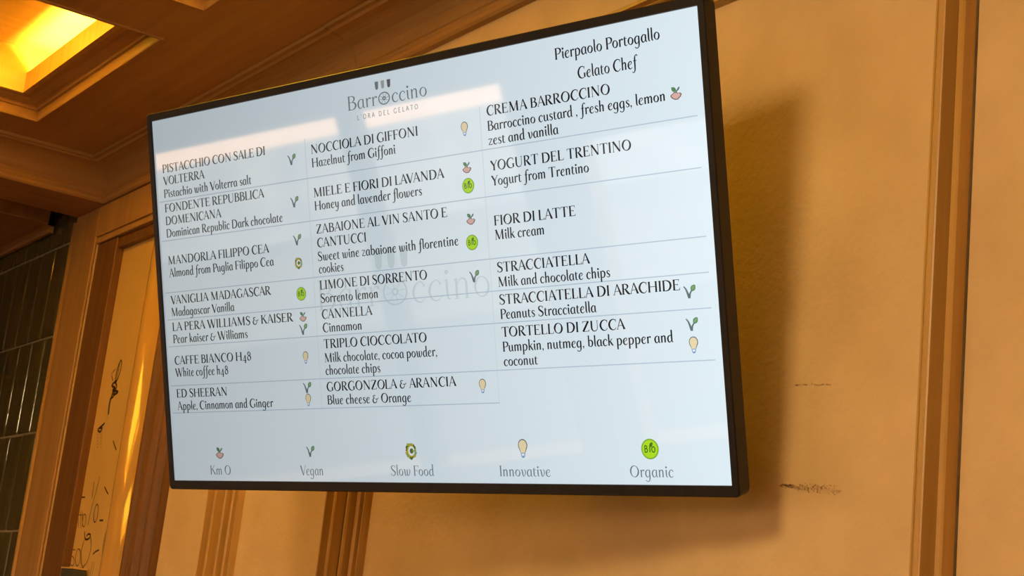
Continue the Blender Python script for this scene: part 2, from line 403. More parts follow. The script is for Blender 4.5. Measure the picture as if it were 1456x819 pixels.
# what is drawn on the panel in brown marker: (line width, points from x = -4.6 and eye height)
STROKES = [
 (0.00248, [(-0.1771, 0.3301), (-0.1192, 0.329)]),
 (0.00211, [(-0.0623, 0.3748), (-0.0598, 0.3496), (-0.0573, 0.3245)]),
 (0.00149, [(-0.0193, 0.3882), (-0.0281, 0.3572), (-0.0394, 0.3192), (-0.0495, 0.2787), (-0.0529, 0.2414)]),
 (0.00211, [(0.0165, 0.2772), (0.0158, 0.2656), (0.0119, 0.2566), (0.0057, 0.2518), (-0.0017, 0.2522), (-0.0087, 0.2577), (-0.0141, 0.2673), (-0.0166, 0.2791), (-0.0159, 0.2907), (-0.012, 0.2998), (-0.0057, 0.3046), (0.0017, 0.3041), (0.0087, 0.2985), (0.014, 0.2889), (0.0165, 0.2772)]),
 (0.0031, [(0.0402, 0.2565), (0.0709, 0.2567)]),
 (0.00248, [(0.0354, 0.3577), (0.0561, 0.3449), (0.0769, 0.3342)]),
 (0.00124, [(-0.2437, 0.2636), (-0.2152, 0.257), (-0.2157, 0.2655), (-0.2343, 0.27), (-0.2381, 0.2551), (-0.2202, 0.2422)]),
 (0.00124, [(-0.1844, 0.2378), (-0.2031, 0.2752)]),
 (0.00136, [(-0.1971, 0.2633), (-0.1869, 0.2751), (-0.1707, 0.2673), (-0.1543, 0.2368)]),
 (0.00124, [(-0.1335, 0.2368), (-0.1462, 0.265)]),
 (0.00136, [(-0.1092, 0.2342), (-0.137, 0.2859)]),
 (0.00124, [(-0.1498, 0.2747), (-0.1095, 0.2743)]),
 (0.00161, [(-0.0771, 0.2569), (-0.0766, 0.2487), (-0.079, 0.2422), (-0.084, 0.2387), (-0.0905, 0.2389), (-0.0972, 0.2428), (-0.1029, 0.2496), (-0.1063, 0.258), (-0.1068, 0.2662), (-0.1043, 0.2728), (-0.0993, 0.2762), (-0.0928, 0.276), (-0.086, 0.272), (-0.0804, 0.2652), (-0.0771, 0.2569)]),
 (0.00149, [(-0.1223, 0.2857), (-0.0985, 0.2396)]),
 (0.0031, [(-0.0724, 0.2229), (-0.0558, 0.201), (-0.0246, 0.2023), (-0.0158, 0.2134), (-0.0358, 0.2159), (-0.0492, 0.2093)]),
 (0.00186, [(-0.0178, 0.2126), (0.0021, 0.1881), (0.0053, 0.1597), (-0.0078, 0.1312), (-0.0412, 0.1152)]),
 (0.00161, [(-0.0616, 0.1981), (-0.0711, 0.1713), (-0.0642, 0.1426), (-0.0428, 0.1184)]),
 (0.00161, [(-0.1914, 0.1285), (-0.1867, 0.1683)]),
 (0.00161, [(-0.1272, 0.1676), (-0.1573, 0.1665), (-0.1633, 0.1539), (-0.13, 0.1439), (-0.1156, 0.1296), (-0.1298, 0.119), (-0.1499, 0.1249)]),
 (0.00174, [(-0.0715, 0.1452), (-0.071, 0.1343), (-0.0746, 0.1256), (-0.0816, 0.1208), (-0.0908, 0.1209), (-0.1002, 0.1259), (-0.108, 0.1349), (-0.1127, 0.1459), (-0.1133, 0.157), (-0.1097, 0.1657), (-0.1026, 0.1705), (-0.0934, 0.1703), (-0.0839, 0.1652), (-0.0762, 0.1562), (-0.0715, 0.1452)]),
 (0.00124, [(-0.1782, 0.1663), (-0.1552, 0.1207)]),
 (0.00279, [(0.0326, 0.1559), (0.0517, 0.1642), (0.0778, 0.1692)]),
 (0.00248, [(-0.1718, 0.1096), (-0.0225, 0.1131)]),
 (0.00124, [(0.0431, 0.1339), (0.0384, 0.1077), (0.0401, 0.0921)]),
 (0.00099, [(0.0568, 0.1341), (0.0532, 0.108), (0.0537, 0.0924)]),
 (0.00149, [(0.1725, 0.3526), (0.1711, 0.3361), (0.1679, 0.3209), (0.1632, 0.3081), (0.1573, 0.2983), (0.1506, 0.2924), (0.1435, 0.2908), (0.1366, 0.2935), (0.1302, 0.3004), (0.1249, 0.3111), (0.121, 0.3247), (0.1187, 0.3405), (0.1183, 0.3573), (0.1198, 0.374), (0.123, 0.3894), (0.1277, 0.4024), (0.1337, 0.4121), (0.1405, 0.418), (0.1476, 0.4195), (0.1545, 0.4166), (0.1609, 0.4095), (0.1661, 0.3987), (0.17, 0.385), (0.1721, 0.3693), (0.1725, 0.3526)]),
 (0.00112, [(0.1602, 0.3537), (0.1589, 0.336), (0.1563, 0.3202), (0.1527, 0.3078), (0.1484, 0.3), (0.1437, 0.2975), (0.1393, 0.3007), (0.1355, 0.3091), (0.1326, 0.3221), (0.131, 0.3383), (0.1308, 0.3562), (0.1321, 0.374), (0.1347, 0.39), (0.1384, 0.4025), (0.1427, 0.4103), (0.1474, 0.4127), (0.1518, 0.4094), (0.1556, 0.4008), (0.1585, 0.3878), (0.16, 0.3715), (0.1602, 0.3537)]),
 (0.00099, [(0.1679, 0.3209), (0.1618, 0.3244)]),
 (0.00099, [(0.1573, 0.2983), (0.1637, 0.3039)]),
 (0.00099, [(0.1435, 0.2908), (0.1609, 0.2969)]),
 (0.00099, [(0.1302, 0.3004), (0.1539, 0.3055)]),
 (0.00099, [(0.121, 0.3247), (0.1447, 0.3273)]),
 (0.00099, [(0.1183, 0.3573), (0.1356, 0.3567)]),
 (0.00099, [(0.123, 0.3894), (0.1292, 0.3858)]),
 (0.00099, [(0.1337, 0.4121), (0.1271, 0.4067)]),
 (0.00099, [(0.1476, 0.4195), (0.13, 0.4136)]),
 (0.00099, [(0.1609, 0.4095), (0.1371, 0.4048)]),
 (0.00279, [(0.1449, 0.2906), (0.1837, 0.2897)]),
 (0.00149, [(0.1628, 0.2876), (0.1336, 0.2667), (0.114, 0.2367), (0.1045, 0.1966), (0.1096, 0.1568), (0.1284, 0.1213), (0.1537, 0.1028), (0.1717, 0.1044), (0.1737, 0.124), (0.1597, 0.1305)]),
 (0.00149, [(0.1752, 0.2842), (0.1751, 0.2603), (0.1807, 0.2285), (0.1841, 0.1969), (0.1799, 0.1654), (0.1703, 0.1456), (0.1597, 0.1305)]),
 (0.00112, [(0.1503, 0.2665), (0.1311, 0.2406), (0.125, 0.2007), (0.13, 0.1609), (0.1419, 0.1353), (0.1597, 0.1305)]),
 (0.00099, [(0.1336, 0.2667), (0.1503, 0.2665)]),
 (0.00099, [(0.114, 0.2367), (0.1311, 0.2406)]),
 (0.00099, [(0.1045, 0.1966), (0.125, 0.2007)]),
 (0.00099, [(0.1096, 0.1568), (0.13, 0.1609)]),
 (0.00099, [(0.1284, 0.1213), (0.13, 0.1609)]),
 (0.00099, [(0.1537, 0.1028), (0.1419, 0.1353)]),
 (0.00099, [(0.1717, 0.1044), (0.1597, 0.1305)]),
 (0.00279, [(0.0033, 0.7136), (-0.0015, 0.6995), (-0.0081, 0.6887), (-0.0152, 0.6832), (-0.0216, 0.6843), (-0.0258, 0.6917), (-0.0271, 0.7039), (-0.0252, 0.7185), (-0.0204, 0.7327), (-0.0138, 0.7436), (-0.0066, 0.749), (-0.0002, 0.7479), (0.004, 0.7404), (0.0052, 0.7282), (0.0033, 0.7136)]),
 (0.00186, [(-0.0129, 0.7452), (-0.013, 0.7153), (-0.0157, 0.6858)]),
 (0.00186, [(-0.042, 0.7248), (-0.0668, 0.7107), (-0.044, 0.6881)]),
 (0.00372, [(-0.0157, 0.6858), (-0.0504, 0.6748), (-0.0139, 0.6628), (-0.0364, 0.6576), (0.0168, 0.6491), (-0.0235, 0.643), (-0.0033, 0.6665), (-0.03, 0.6847)]),
 (0.00496, [(-0.0278, 0.6524), (-0.0341, 0.6392), (-0.0426, 0.6169), (-0.0367, 0.5823)]),
 (0.0031, [(-0.0154, 0.6469), (-0.0203, 0.6359), (-0.0453, 0.6308)]),
 (0.00372, [(-0.0559, 0.5562), (-0.0854, 0.5465), (-0.1071, 0.5386), (-0.0842, 0.5305), (-0.0702, 0.5411), (-0.0927, 0.5433)]),
 (0.00124, [(-0.1055, 0.527), (-0.1028, 0.5214)]),
 (0.00124, [(-0.1006, 0.5167), (-0.098, 0.5111)]),
 (0.00124, [(-0.0958, 0.5064), (-0.0931, 0.5008)]),
 (0.00124, [(-0.0909, 0.4962), (-0.0883, 0.4906)]),
 (0.00124, [(-0.0861, 0.4859), (-0.0834, 0.4804)]),
 (0.00124, [(-0.0716, 0.5252), (-0.069, 0.5196)]),
 (0.00124, [(-0.0668, 0.515), (-0.0642, 0.5094)]),
 (0.00124, [(-0.062, 0.5047), (-0.0594, 0.4992)]),
 (0.00124, [(-0.0573, 0.4945), (-0.0547, 0.489)]),
 (0.00124, [(-0.0525, 0.4844), (-0.0499, 0.4788)]),
 (0.00248, [(0.139, 0.5624), (0.1579, 0.5327), (0.1587, 0.5043)]),
 (0.00279, [(0.043, 0.4969), (0.0626, 0.4804), (0.0833, 0.4666)]),
]
def draw_strokes():
    bm = bmesh.new()
    for w, pts in STROKES:
        pp = cat([(x, z, w * 1.9) for x, z in pts], 4) if len(pts) > 2 else [(x, z, w * 1.9) for x, z in pts]
        L, R = strip(pp)
        f = lambda q: bm.verts.new((q[0], PY - YW - .0006, q[1] + CAM_Z))
        vl = [f(q) for q in L]; vr = [f(q) for q in R]
        for i in range(len(vl) - 1): bm.faces.new((vr[i], vr[i + 1], vl[i + 1], vl[i]))
    return obj('marker_drawing', bm, INK, pan)

# small box on the door ledge
bxo = thing('box', 'small grey-green box at the foot of the marker-drawn panel', 'box', (-4.63, PY - .03, CAM_Z - .002))
bm = bmesh.new(); add_box(bm, -.052, .052, -.018, .022, 0, .109, .002); obj('box_body', bm, BOXGREY, bxo)
bm = bmesh.new(); add_box(bm, -.054, .054, -.020, .024, .109, .114, .001); obj('lid', bm, PANEL, bxo)

# ------------------------------------------------------------------ coffers with their glowing recesses
GLOWD = mat('led_strip_dimmed', (1, .8, .3), .5, (1.0, .62, .07), GLOW * .5)
GLOWM = mat('led_strip', (1, .8, .3), .5, (1.0, .62, .07), GLOW * 5)
def coffer(x0, y0, y1, label, i):
    x1 = x0 + CW
    if label:
        t = thing('ceiling_light', label, 'ceiling light', ((x0 + x1) / 2, (y0 + y1) / 2, ZC), 'recessed lights in the ceiling coffers')
    else:       # coffers beyond the frame: part of the shell
        t = bpy.data.objects.new('trim_%d' % i, None); COL.objects.link(t); t.location = ((x0 + x1) / 2, (y0 + y1) / 2, ZC); t['kind'] = 'structure'
    loc = Vector(t.location)
    def part(name, bm, m, smooth=False):
        for v in bm.verts: v.co -= loc
        return obj(name, bm, m, t, smooth)
    # mitred frame moulding lining the coffer
    fp = [(-.001, .0), (-.001, -.004), (.006, -.004), (.008, .0), (.009, .026), (.016, .028), (.017, .034), (.022, .038), (.032, .038), (.044, .044), (.050, .050)]
    rings = []
    for cx, cy, sx, sy in ((x0, y0, 1, 1), (x1, y0, -1, 1), (x1, y1, -1, -1), (x0, y1, 1, -1)):
        rings.append([(cx + sx * s, cy + sy * s, ZC + h) for s, h in fp])
    bm = bmesh.new(); sweep(bm, rings, closed_path=True); part('frame', bm, WOODX)
    # raised panel with the opening
    a0, a1, b0, b1 = x0 + .08, x1 - .14, y0 + .08, y1 - .08
    zt = ZC + .049
    bm = bmesh.new()
    add_box(bm, x0 - .02, a0, y0 - .02, y1 + .02, zt, zt + .018); add_box(bm, a1, x1 + .02, y0 - .02, y1 + .02, zt, zt + .018)
    add_box(bm, a0, a1, y0 - .02, b0, zt, zt + .018); add_box(bm, a0, a1, b1, y1 + .02, zt, zt + .018)
    part('panel', bm, WOODX)
    # lip boards round the opening
    bm = bmesh.new()
    add_box(bm, a0 + .002, a1 - .002, b1 - .003, b1 + .012, zt - .001, zt + .062); add_box(bm, a0 + .002, a1 - .002, b0 - .012, b0 + .003, zt - .001, zt + .062)
    add_box(bm, a1 - .003, a1 + .012, b0 - .012, b1 + .012, zt - .0015, zt + .062)
    part('lip', bm, WOOD)
    # chamber above
    c0, c1, d0, d1, zz = a0 + .003, a1 + .1, b0 - .075, b1 + .075, zt + .135
    bm = bmesh.new()
    add_box(bm, c0 - .012, c0, b0 + .003, b1 - .003, zt - .001, zt + .019); add_box(bm, c0 - .012, c0, d0, d1, zt + .019, zz); add_box(bm, c1, c1 + .012, d0, d1, zt + .02, zz)
    add_box(bm, c0 - .012, c1 + .012, d0 - .012, d0, zt + .02, zz); add_box(bm, c0 - .012, c1 + .012, d1, d1 + .012, zt + .02, zz)
    add_box(bm, c0 - .012, c1 + .012, d0 - .012, d1 + .012, zz, zz + .012)
    part('light_box', bm, CHAMBER)
    bm = bmesh.new()
    add_box(bm, a0 + .05, a1 + .02, b1 + .03, b1 + .05, zt + .024, zt + .034); add_box(bm, a1 - .42, a1 + .02, b0 - .05, b0 - .03, zt + .024, zt + .034)
    add_box(bm, c1 - .06, c1 - .04, d0 + .05, d1 - .05, zt + .024, zt + .034)
    part('led_strip', bm, GLOWM if i < 2 else GLOWD)
    l = area_light('ceiling_light_lamp', ((a0 + a1) / 2, (b0 + b1) / 2, zz - .01), ((a0 + a1) / 2, (b0 + b1) / 2, 0), .5, COFFER_POWER * (1 if i == 0 else 1.0 if i == 1 else .07), WARM, .6)
    l.parent = t; l.location = Vector(l.location) - loc
    return t
coffer(COF_X[0], *COF_Y[0], 'brightly glowing recessed ceiling light in the upper left corner', 0)
coffer(COF_X[1], *COF_Y[0], 'ceiling light coffer right of the glowing one, only its corner moulding in view', 1)
for n, xx in enumerate(COF_X[2:]): coffer(xx, *COF_Y[0], None, 11 + n)
for n, xx in enumerate((COF_X[0], COF_X[3])): coffer(xx, *COF_Y[1], None, 14 + n)

# ------------------------------------------------------------------ lettering: a light old-style upright italic drawn with a nib
def cat(pts, n=6):
    out = []
    P = [pts[0]] + list(pts) + [pts[-1]]
    for i in range(1, len(P) - 2):
        p0, p1, p2, p3 = P[i - 1], P[i], P[i + 1], P[i + 2]
        for k in range(n):
            t = k / n
            out.append(tuple(.5 * (2 * b + (c - a) * t + (2 * a - 5 * b + 4 * c - d) * t * t + (3 * b - a - 3 * c + d) * t ** 3) for a, b, c, d in zip(p0, p1, p2, p3)))
    out.append(tuple(pts[-1]))
    return out
def strip(pts, wk=1.0, mono=None):
    """variable-width stroke -> two sides"""
    L, R = [], []
    n = len(pts)
    for i, p in enumerate(pts):
        a = pts[max(i - 1, 0)]; b = pts[min(i + 1, n - 1)]
        dx, dy = b[0] - a[0], b[1] - a[1]; l = math.hypot(dx, dy) or 1
        w = (mono if mono else p[2] * wk) / 2
        L.append((p[0] - dy / l * w, p[1] + dx / l * w)); R.append((p[0] + dy / l * w, p[1] - dx / l * w))
    return L, R
T, N_, C_ = 72, 26, 630
def I(x, y0=0, y1=C_, w=T, lo=1, hi=1, s=62):
    """stem with serifs"""
    r = [('l', (x, y0, w), (x, y1, w))]
    if lo: r.append(('l', (x - s, y0 + 9, 18), (x + s, y0 + 9, 18))); r.append(('l', (x, y0 + 14, w + 40), (x, y0 + 44, w)))
    if hi: r.append(('l', (x - s, y1 - 9, 18), (x + s, y1 - 9, 18))); r.append(('l', (x, y1 - 14, w + 40), (x, y1 - 44, w)))
    return r
def l(*p): return ('l',) + p
def c(*p): return ('c',) + p
def sf(x, y, s=58): return l((x - s, y, 18), (x + s, y, 18))
def els(cx, cy, rx, ry, a, b, k=20, ax=0.0):
    pts = []
    for i in range(k + 1):
        t = 2 * math.pi * i / k
        w = b + (a - b) * abs(math.cos(t + ax)) ** 1.6
        pts.append((cx + rx * math.cos(t), cy + ry * math.sin(t), w))
    return ('p',) + tuple(pts)
def top(x, y=400): return l((x - 62, y - 34, 14), (x + 10, y - 8, 46))     # slanted entry serif
def stem(x, y1=400, y0=0, w=64, foot=1, head=1):
    r = [l((x, y0, w), (x, y1 - 6, w))]
    if head: r.append(top(x, y1))
    if foot: r.append(sf(x, y0 + 9, 54))
    return r
arch = lambda x: [c((x, 250, 20), (x + 70, 360, 32), (x + 140, 392, 48), (x + 195, 345, 62), (x + 206, 260, 66), (x + 206, 0, 64)), sf(x + 206, 9, 54)]
bowl = lambda: [c((312, 330, 22), (250, 392, 30), (180, 390, 40), (95, 310, 60), (68, 185, 68), (105, 45, 56), (170, 4, 40), (240, 40, 28), (312, 130, 22))]
G = {
 'A': (560, [l((66, 14, 24), (276, 640, 34)), l((272, 655, 40), (490, 10, 84)), l((140, 225, 24), (400, 225, 24)), sf(66, 9), sf(490, 9, 72)]),
 'B': (490, I(115) + [c((115, 619, 22), (270, 608, 34), (368, 540, 64), (365, 440, 62), (275, 348, 30), (115, 338, 22)), c((230, 344, 22), (350, 320, 50), (430, 220, 76), (415, 110, 74), (320, 25, 40), (115, 10, 20))]),
 'C': (555, [c((500, 455, 14), (485, 560, 22), (420, 615, 32), (330, 634, 36), (180, 560, 62), (92, 390, 78), (90, 240, 78), (170, 75, 66), (310, -4, 36), (430, 30, 26), (515, 130, 20)), l((503, 455, 14), (503, 632, 20))]),
 'D': (615, I(115) + [c((115, 619, 22), (300, 612, 38), (450, 530, 64), (520, 390, 80), (515, 230, 80), (430, 80, 62), (290, 16, 36), (115, 10, 20))]),
 'E': (480, I(115) + [l((115, 618, 24), (400, 618, 24)), l((402, 628, 30), (410, 500, 10)), l((115, 330, 24), (320, 330, 24)), l((322, 390, 10), (322, 270, 26)), l((115, 12, 24), (425, 12, 24)), l((424, 2, 34), (440, 140, 10))]),
 'F': (440, I(115) + [l((115, 618, 24), (400, 618, 24)), l((402, 628, 30), (410, 500, 10)), l((115, 320, 24), (320, 320, 24)), l((322, 380, 10), (322, 258, 26))]),
 'G': (610, [c((500, 465, 14), (485, 560, 22), (420, 615, 32), (330, 634, 36), (180, 560, 62), (92, 390, 78), (90, 240, 78), (170, 75, 66), (310, -4, 36), (420, 10, 28), (510, 60, 24)), l((503, 465, 14), (503, 632, 20)), l((510, 30, 70), (510, 255, 70)), sf(512, 255, 70)]),
 'H': (640, I(115) + I(525) + [l((115, 325, 26), (525, 325, 26))]),
 'I': (230, I(115)),
 'K': (560, I(115) + [l((130, 290, 26), (430, 622, 30)), l((240, 400, 60), (480, 20, 78)), sf(430, 621), sf(500, 9, 64)]),
 'L': (450, I(115) + [l((115, 12, 24), (400, 12, 24)), l((399, 2, 34), (418, 150, 10))]),
 'M': (780, [l((125, 10, 24), (150, 625, 30)), l((145, 640, 78), (385, 20, 70)), l((385, 10, 20), (625, 635, 30)), l((640, 10, 76), (625, 630, 76)), sf(120, 9), sf(645, 9, 66), sf(115, 621), sf(660, 621, 44)]),
 'N': (640, [l((120, 10, 24), (120, 620, 24)), l((115, 640, 76), (520, 10, 70)), l((525, 0, 24), (525, 620, 24)), sf(120, 9), sf(95, 621), sf(525, 621)]),
 'O': (640, [els(320, 315, 240, 312, 80, 28, 24, .25)]),
 'P': (470, I(115) + [c((115, 619, 22), (280, 610, 36), (390, 540, 66), (408, 440, 70), (350, 330, 44), (230, 290, 26), (150, 300, 20))]),
 'R': (540, I(115) + [c((115, 619, 22), (270, 610, 36), (375, 540, 66), (390, 450, 68), (330, 350, 40), (200, 312, 24), (115, 312, 20)), c((235, 320, 50), (330, 180, 76), (430, 50, 74), (540, 0, 26))]),
 'S': (440, [c((372, 470, 14), (350, 570, 24), (235, 634, 32), (115, 580, 56), (92, 480, 64), (150, 390, 72), (280, 295, 78), (370, 200, 70), (350, 70, 52), (220, -4, 32), (110, 40, 26), (62, 160, 14)), l((374, 470, 12), (376, 625, 20)), l((60, 160, 12), (58, 8, 20))]),
 'T': (540, I(270, hi=0) + [l((40, 618, 24), (500, 618, 24)), l((48, 630, 32), (36, 490, 10)), l((492, 630, 32), (504, 490, 10))]),
 'U': (610, [c((120, 620, 72), (120, 300, 72), (135, 140, 66), (200, 30, 46), (310, -4, 36), (420, 40, 30), (480, 150, 26), (490, 300, 24), (490, 620, 24)), sf(120, 621), sf(490, 621)]),
 'V': (560, [l((70, 620, 84), (290, -15, 74)), l((285, -15, 36), (495, 620, 24)), sf(70, 621, 70), sf(495, 621)]),
 'W': (830, [l((65, 620, 82), (265, -12, 70)), l((262, -12, 34), (430, 620, 24)), l((395, 620, 82), (590, -12, 70)), l((588, -12, 34), (765, 620, 24)), sf(70, 621, 66), sf(410, 621, 80), sf(765, 621)]),
 'Y': (530, I(268, 0, 300, hi=0) + [l((65, 620, 80), (268, 285, 72)), l((268, 290, 34), (465, 620, 24)), sf(65, 621, 66), sf(465, 621)]),
 'Z': (510, [l((70, 618, 24), (430, 618, 24)), l((430, 625, 80), (75, 5, 80)), l((60, 12, 24), (440, 12, 24)), l((76, 630, 32), (64, 490, 10)), l((440, 2, 34), (458, 150, 10))]),
 'a': (405, bowl() + [c((314, 396, 58), (312, 200, 66), (320, 60, 54), (360, 6, 34), (405, 36, 12))]),
 'b': (420, [l((98, 30, 64), (98, 680, 60)), top(98, 690), c((98, 300, 22), (170, 380, 34), (240, 392, 44), (330, 310, 64), (348, 190, 68), (310, 60, 54), (220, 4, 34), (98, 40, 30))]),
 'c': (345, [c((300, 330, 40), (255, 388, 36), (190, 396, 34), (105, 320, 58), (68, 195, 68), (105, 55, 58), (190, 0, 38), (270, 20, 26), (325, 85, 16)), l((296, 300, 50), (304, 345, 54))]),
 'd': (410, bowl() + [c((300, 690, 60), (312, 640, 64), (312, 200, 66), (320, 60, 54), (360, 6, 34), (405, 36, 12)), top(312, 700)]),
 'e': (355, [c((75, 190, 20), (190, 220, 22), (275, 280, 32), (275, 360, 40), (205, 398, 32), (110, 325, 56), (70, 195, 68), (105, 55, 58), (190, 0, 38), (270, 20, 26), (330, 90, 16))]),
 'f': (285, [c((330, 625, 44), (290, 690, 36), (225, 680, 36), (170, 590, 54), (155, 450, 64), (150, 100, 66), (135, -110, 56), (80, -215, 36), (10, -225, 30), (-30, -180, 40)), l((50, 392, 24), (270, 392, 24))]),
 'g': (415, bowl() + [c((316, 396, 58), (314, 200, 66), (314, -60, 62), (280, -190, 42), (190, -245, 32), (100, -215, 34), (70, -160, 44))]),
 'h': (415, stem(98, 690) + arch(98)),
 'i': (195, [c((98, 390, 60), (96, 200, 66), (104, 60, 54), (140, 6, 32), (185, 36, 12)), top(98), els(100, 540, 26, 26, 52, 52, 10)]),
 'k': (390, stem(98, 690) + [l((110, 200, 26), (300, 385, 30)), c((180, 260, 54), (260, 130, 66), (330, 30, 54), (395, 10, 18)), sf(300, 391, 50)]),
 'l': (195, [c((98, 680, 60), (96, 200, 66), (104, 60, 54), (140, 6, 32), (185, 36, 12)), top(98, 690)]),
 'm': (615, stem(98) + arch(98) + arch(304)),
 'n': (415, stem(98) + arch(98)),
 'o': (400, [els(200, 198, 136, 190, 68, 28, 20, .3)]),
 'p': (425, stem(98, 400, -250) + [c((98, 300, 22), (170, 380, 34), (240, 392, 44), (330, 310, 64), (350, 190, 68), (310, 60, 54), (220, 4, 34), (98, 40, 28))]),
 'r': (300, stem(98) + [c((98, 240, 20), (160, 350, 32), (220, 392, 44), (275, 375, 50)), els(262, 362, 18, 18, 40, 40, 8)]),
 's': (300, [c((250, 300, 14), (225, 370, 26), (160, 396, 30), (90, 345, 48), (95, 270, 54), (165, 205, 60), (240, 130, 58), (235, 45, 44), (150, 0, 28), (80, 25, 24), (50, 105, 14)), l((250, 300, 14), (252, 392, 14))]),
 't': (270, [c((118, 500, 40), (108, 390, 60), (106, 150, 64), (116, 50, 54), (165, 4, 34), (220, 14, 24), (255, 60, 14)), l((30, 390, 24), (245, 390, 24))]),
 'u': (415, [c((98, 390, 60), (96, 180, 66), (115, 50, 52), (180, 4, 36), (250, 50, 26), (308, 150, 22)), c((312, 396, 60), (312, 180, 66), (322, 60, 54), (360, 6, 34), (405, 36, 12)), top(98), top(312)]),
 'v': (375, [c((20, 350, 14), (70, 392, 40), (110, 330, 64), (130, 180, 66), (160, 30, 50), (205, 6, 30), (280, 100, 36), (320, 230, 48), (300, 350, 44), (250, 405, 24))]),
 'w': (560, [c((20, 350, 14), (70, 392, 40), (105, 330, 64), (115, 180, 66), (135, 40, 50), (180, 4, 32), (250, 70, 24), (285, 160, 22)), c((290, 396, 56), (285, 190, 66), (310, 40, 52), (370, 4, 32), (450, 90, 38), (490, 230, 48), (475, 340, 44), (430, 405, 24))]),
 'y': (410, [c((20, 350, 14), (70, 392, 40), (105, 330, 64), (110, 180, 66), (140, 60, 46), (195, 40, 30), (270, 100, 24), (310, 170, 22)), c((322, 396, 60), (316, 150, 66), (290, -90, 54), (220, -220, 36), (130, -240, 30), (85, -190, 40))]),
 'z': (340, [l((50, 384, 34), (290, 384, 24)), l((290, 392, 36), (52, 10, 36)), l((40, 14, 24), (300, 14, 36)), l((300, 0, 30), (312, 90, 10)), l((55, 395, 30), (44, 310, 10))]),
 '&': (540, [c((262, 462, 40), (225, 520, 30), (140, 500, 40), (105, 430, 50), (130, 360, 40), (205, 325, 26)), c((205, 325, 24), (100, 280, 46), (58, 170, 68), (110, 40, 58), (215, -2, 42), (330, 50, 36), (385, 160, 30), (380, 255, 24)), c((268, 225, 20), (305, 268, 34), (390, 258, 32), (480, 285, 32), (525, 370, 18))]),
 '4': (420, [l((285, 390, 24), (50, 5, 26)), l((40, 0, 30), (385, 0, 26)), l((275, 400, 60), (275, -190, 66)), sf(275, -185, 54)]),
 '8': (430, [els(215, 470, 108, 135, 58, 30, 18, .4), els(215, 160, 140, 165, 66, 30, 18, -.4)]),
 ',': (170, [els(80, 28, 20, 20, 44, 44, 8), c((100, 30, 30), (95, -50, 26), (50, -110, 12))]),
 "'": (150, [l((75, 640, 50), (70, 500, 20))]),
}
WHEEL = (660, [els(330, 250, 255, 258, 52, 52, 26), els(330, 250, 60, 62, 58, 58, 12)] + [l((330 + 90 * math.cos(a), 250 + 90 * math.sin(a), 20), (330 + 215 * math.cos(a), 250 + 215 * math.sin(a), 20)) for a in [math.pi / 4 * k + .2 for k in range(8)]])
def kern(a, b):
    if a in 'PFTVWY' and b in 'aeoucp,': return -45
    if (a + b) in ('AV', 'VA', 'AT', 'TA', 'LT', 'LO', 'AC', 'CA', 'AR', 'RA', 'LA', 'TO', 'OL', 'VO', 'YO', 'DA'): return -30 if a + b not in ('AV', 'VA') else -70
    return 0
def text_polys(s, wk=1.0, mono=None, track=0, caps_sub=None):
    polys = []; x = 0; prev = ' '
    for ch in s:
        if ch == ' ':
            x += 190 + track; prev = ' '; continue
        g = WHEEL if ch == '@' else G[ch]
        x += kern(prev, ch)
        for st in g[1]:
            k = st[0]; pts = list(st[1:])
            if mono and k == 'l' and (abs(pts[0][2]) <= 20 and not ch in 'i'): continue     # no serifs in the plain face
            if mono and ch != "'" and k == 'l' and len(pts) == 2 and (abs(pts[0][2] - pts[1][2]) > 18) and math.hypot(pts[0][0] - pts[1][0], pts[0][1] - pts[1][1]) < 160: continue
            pp = cat(pts) if k == 'c' else pts
            if k == 'p':
                L, R = strip_closed(pp, wk, mono)
            else:
                L, R = strip(pp, wk, mono)
            polys.append(([(q[0] + x, q[1]) for q in L], [(q[0] + x, q[1]) for q in R]))
        x += g[0] + track; prev = ch
    return polys
def strip_closed(pts, wk, mono):
    L, R = [], []; n = len(pts) - 1
    for i in range(n + 1):
        p = pts[i % n]; a = pts[(i - 1) % n]; b = pts[(i + 1) % n]
        dx, dy = b[0] - a[0], b[1] - a[1]; q = math.hypot(dx, dy) or 1
        w = (mono if mono else p[2] * wk) / 2
        L.append((p[0] - dy / q * w, p[1] + dx / q * w)); R.append((p[0] + dy / q * w, p[1] - dx / q * w))
    return L, R
def text_mesh(bm, s, u0, u1, v, size, wk=1.0, mono=None, track=0, y=-.0005, mi=0):
    """lay a line of text from u0 to u1 (mm on the screen) on baseline v, size = millimetres per em"""
    P = text_polys(s, wk, mono, track)
    xs = [q[0] for L, R in P for q in L + R]
    a, b = min(xs), max(xs)
    k = (u1 - u0) / (b - a); ky = size / 1000
    for L, R in P:
        f = lambda q: bm.verts.new(((u0 + (q[0] - a) * k) / 1000, y, (v + q[1] * ky) / 1000))
        vl = [f(q) for q in L]; vr = [f(q) for q in R]
        for i in range(len(vl) - 1):
            fc = bm.faces.new((vr[i], vr[i + 1], vl[i + 1], vl[i])); fc.material_index = mi
            fc.normal_update()
            if fc.normal.y > 0: fc.normal_flip()
def flat(bm, pts, y=-.0005, mi=0):
    f = bm.faces.new([bm.verts.new((p[0] / 1000, y, p[1] / 1000)) for p in pts]); f.material_index = mi
    f.normal_update()
    if f.normal.y > 0: f.normal_flip()
def disc(bm, cx, cy, rx, ry, y=-.0005, mi=0, n=24, rot=0):
    flat(bm, [(cx + rx * math.cos(a) * math.cos(rot) - ry * math.sin(a) * math.sin(rot), cy + rx * math.cos(a) * math.sin(rot) + ry * math.sin(a) * math.cos(rot)) for a in [2 * math.pi * k / n for k in range(n)]], y, mi)
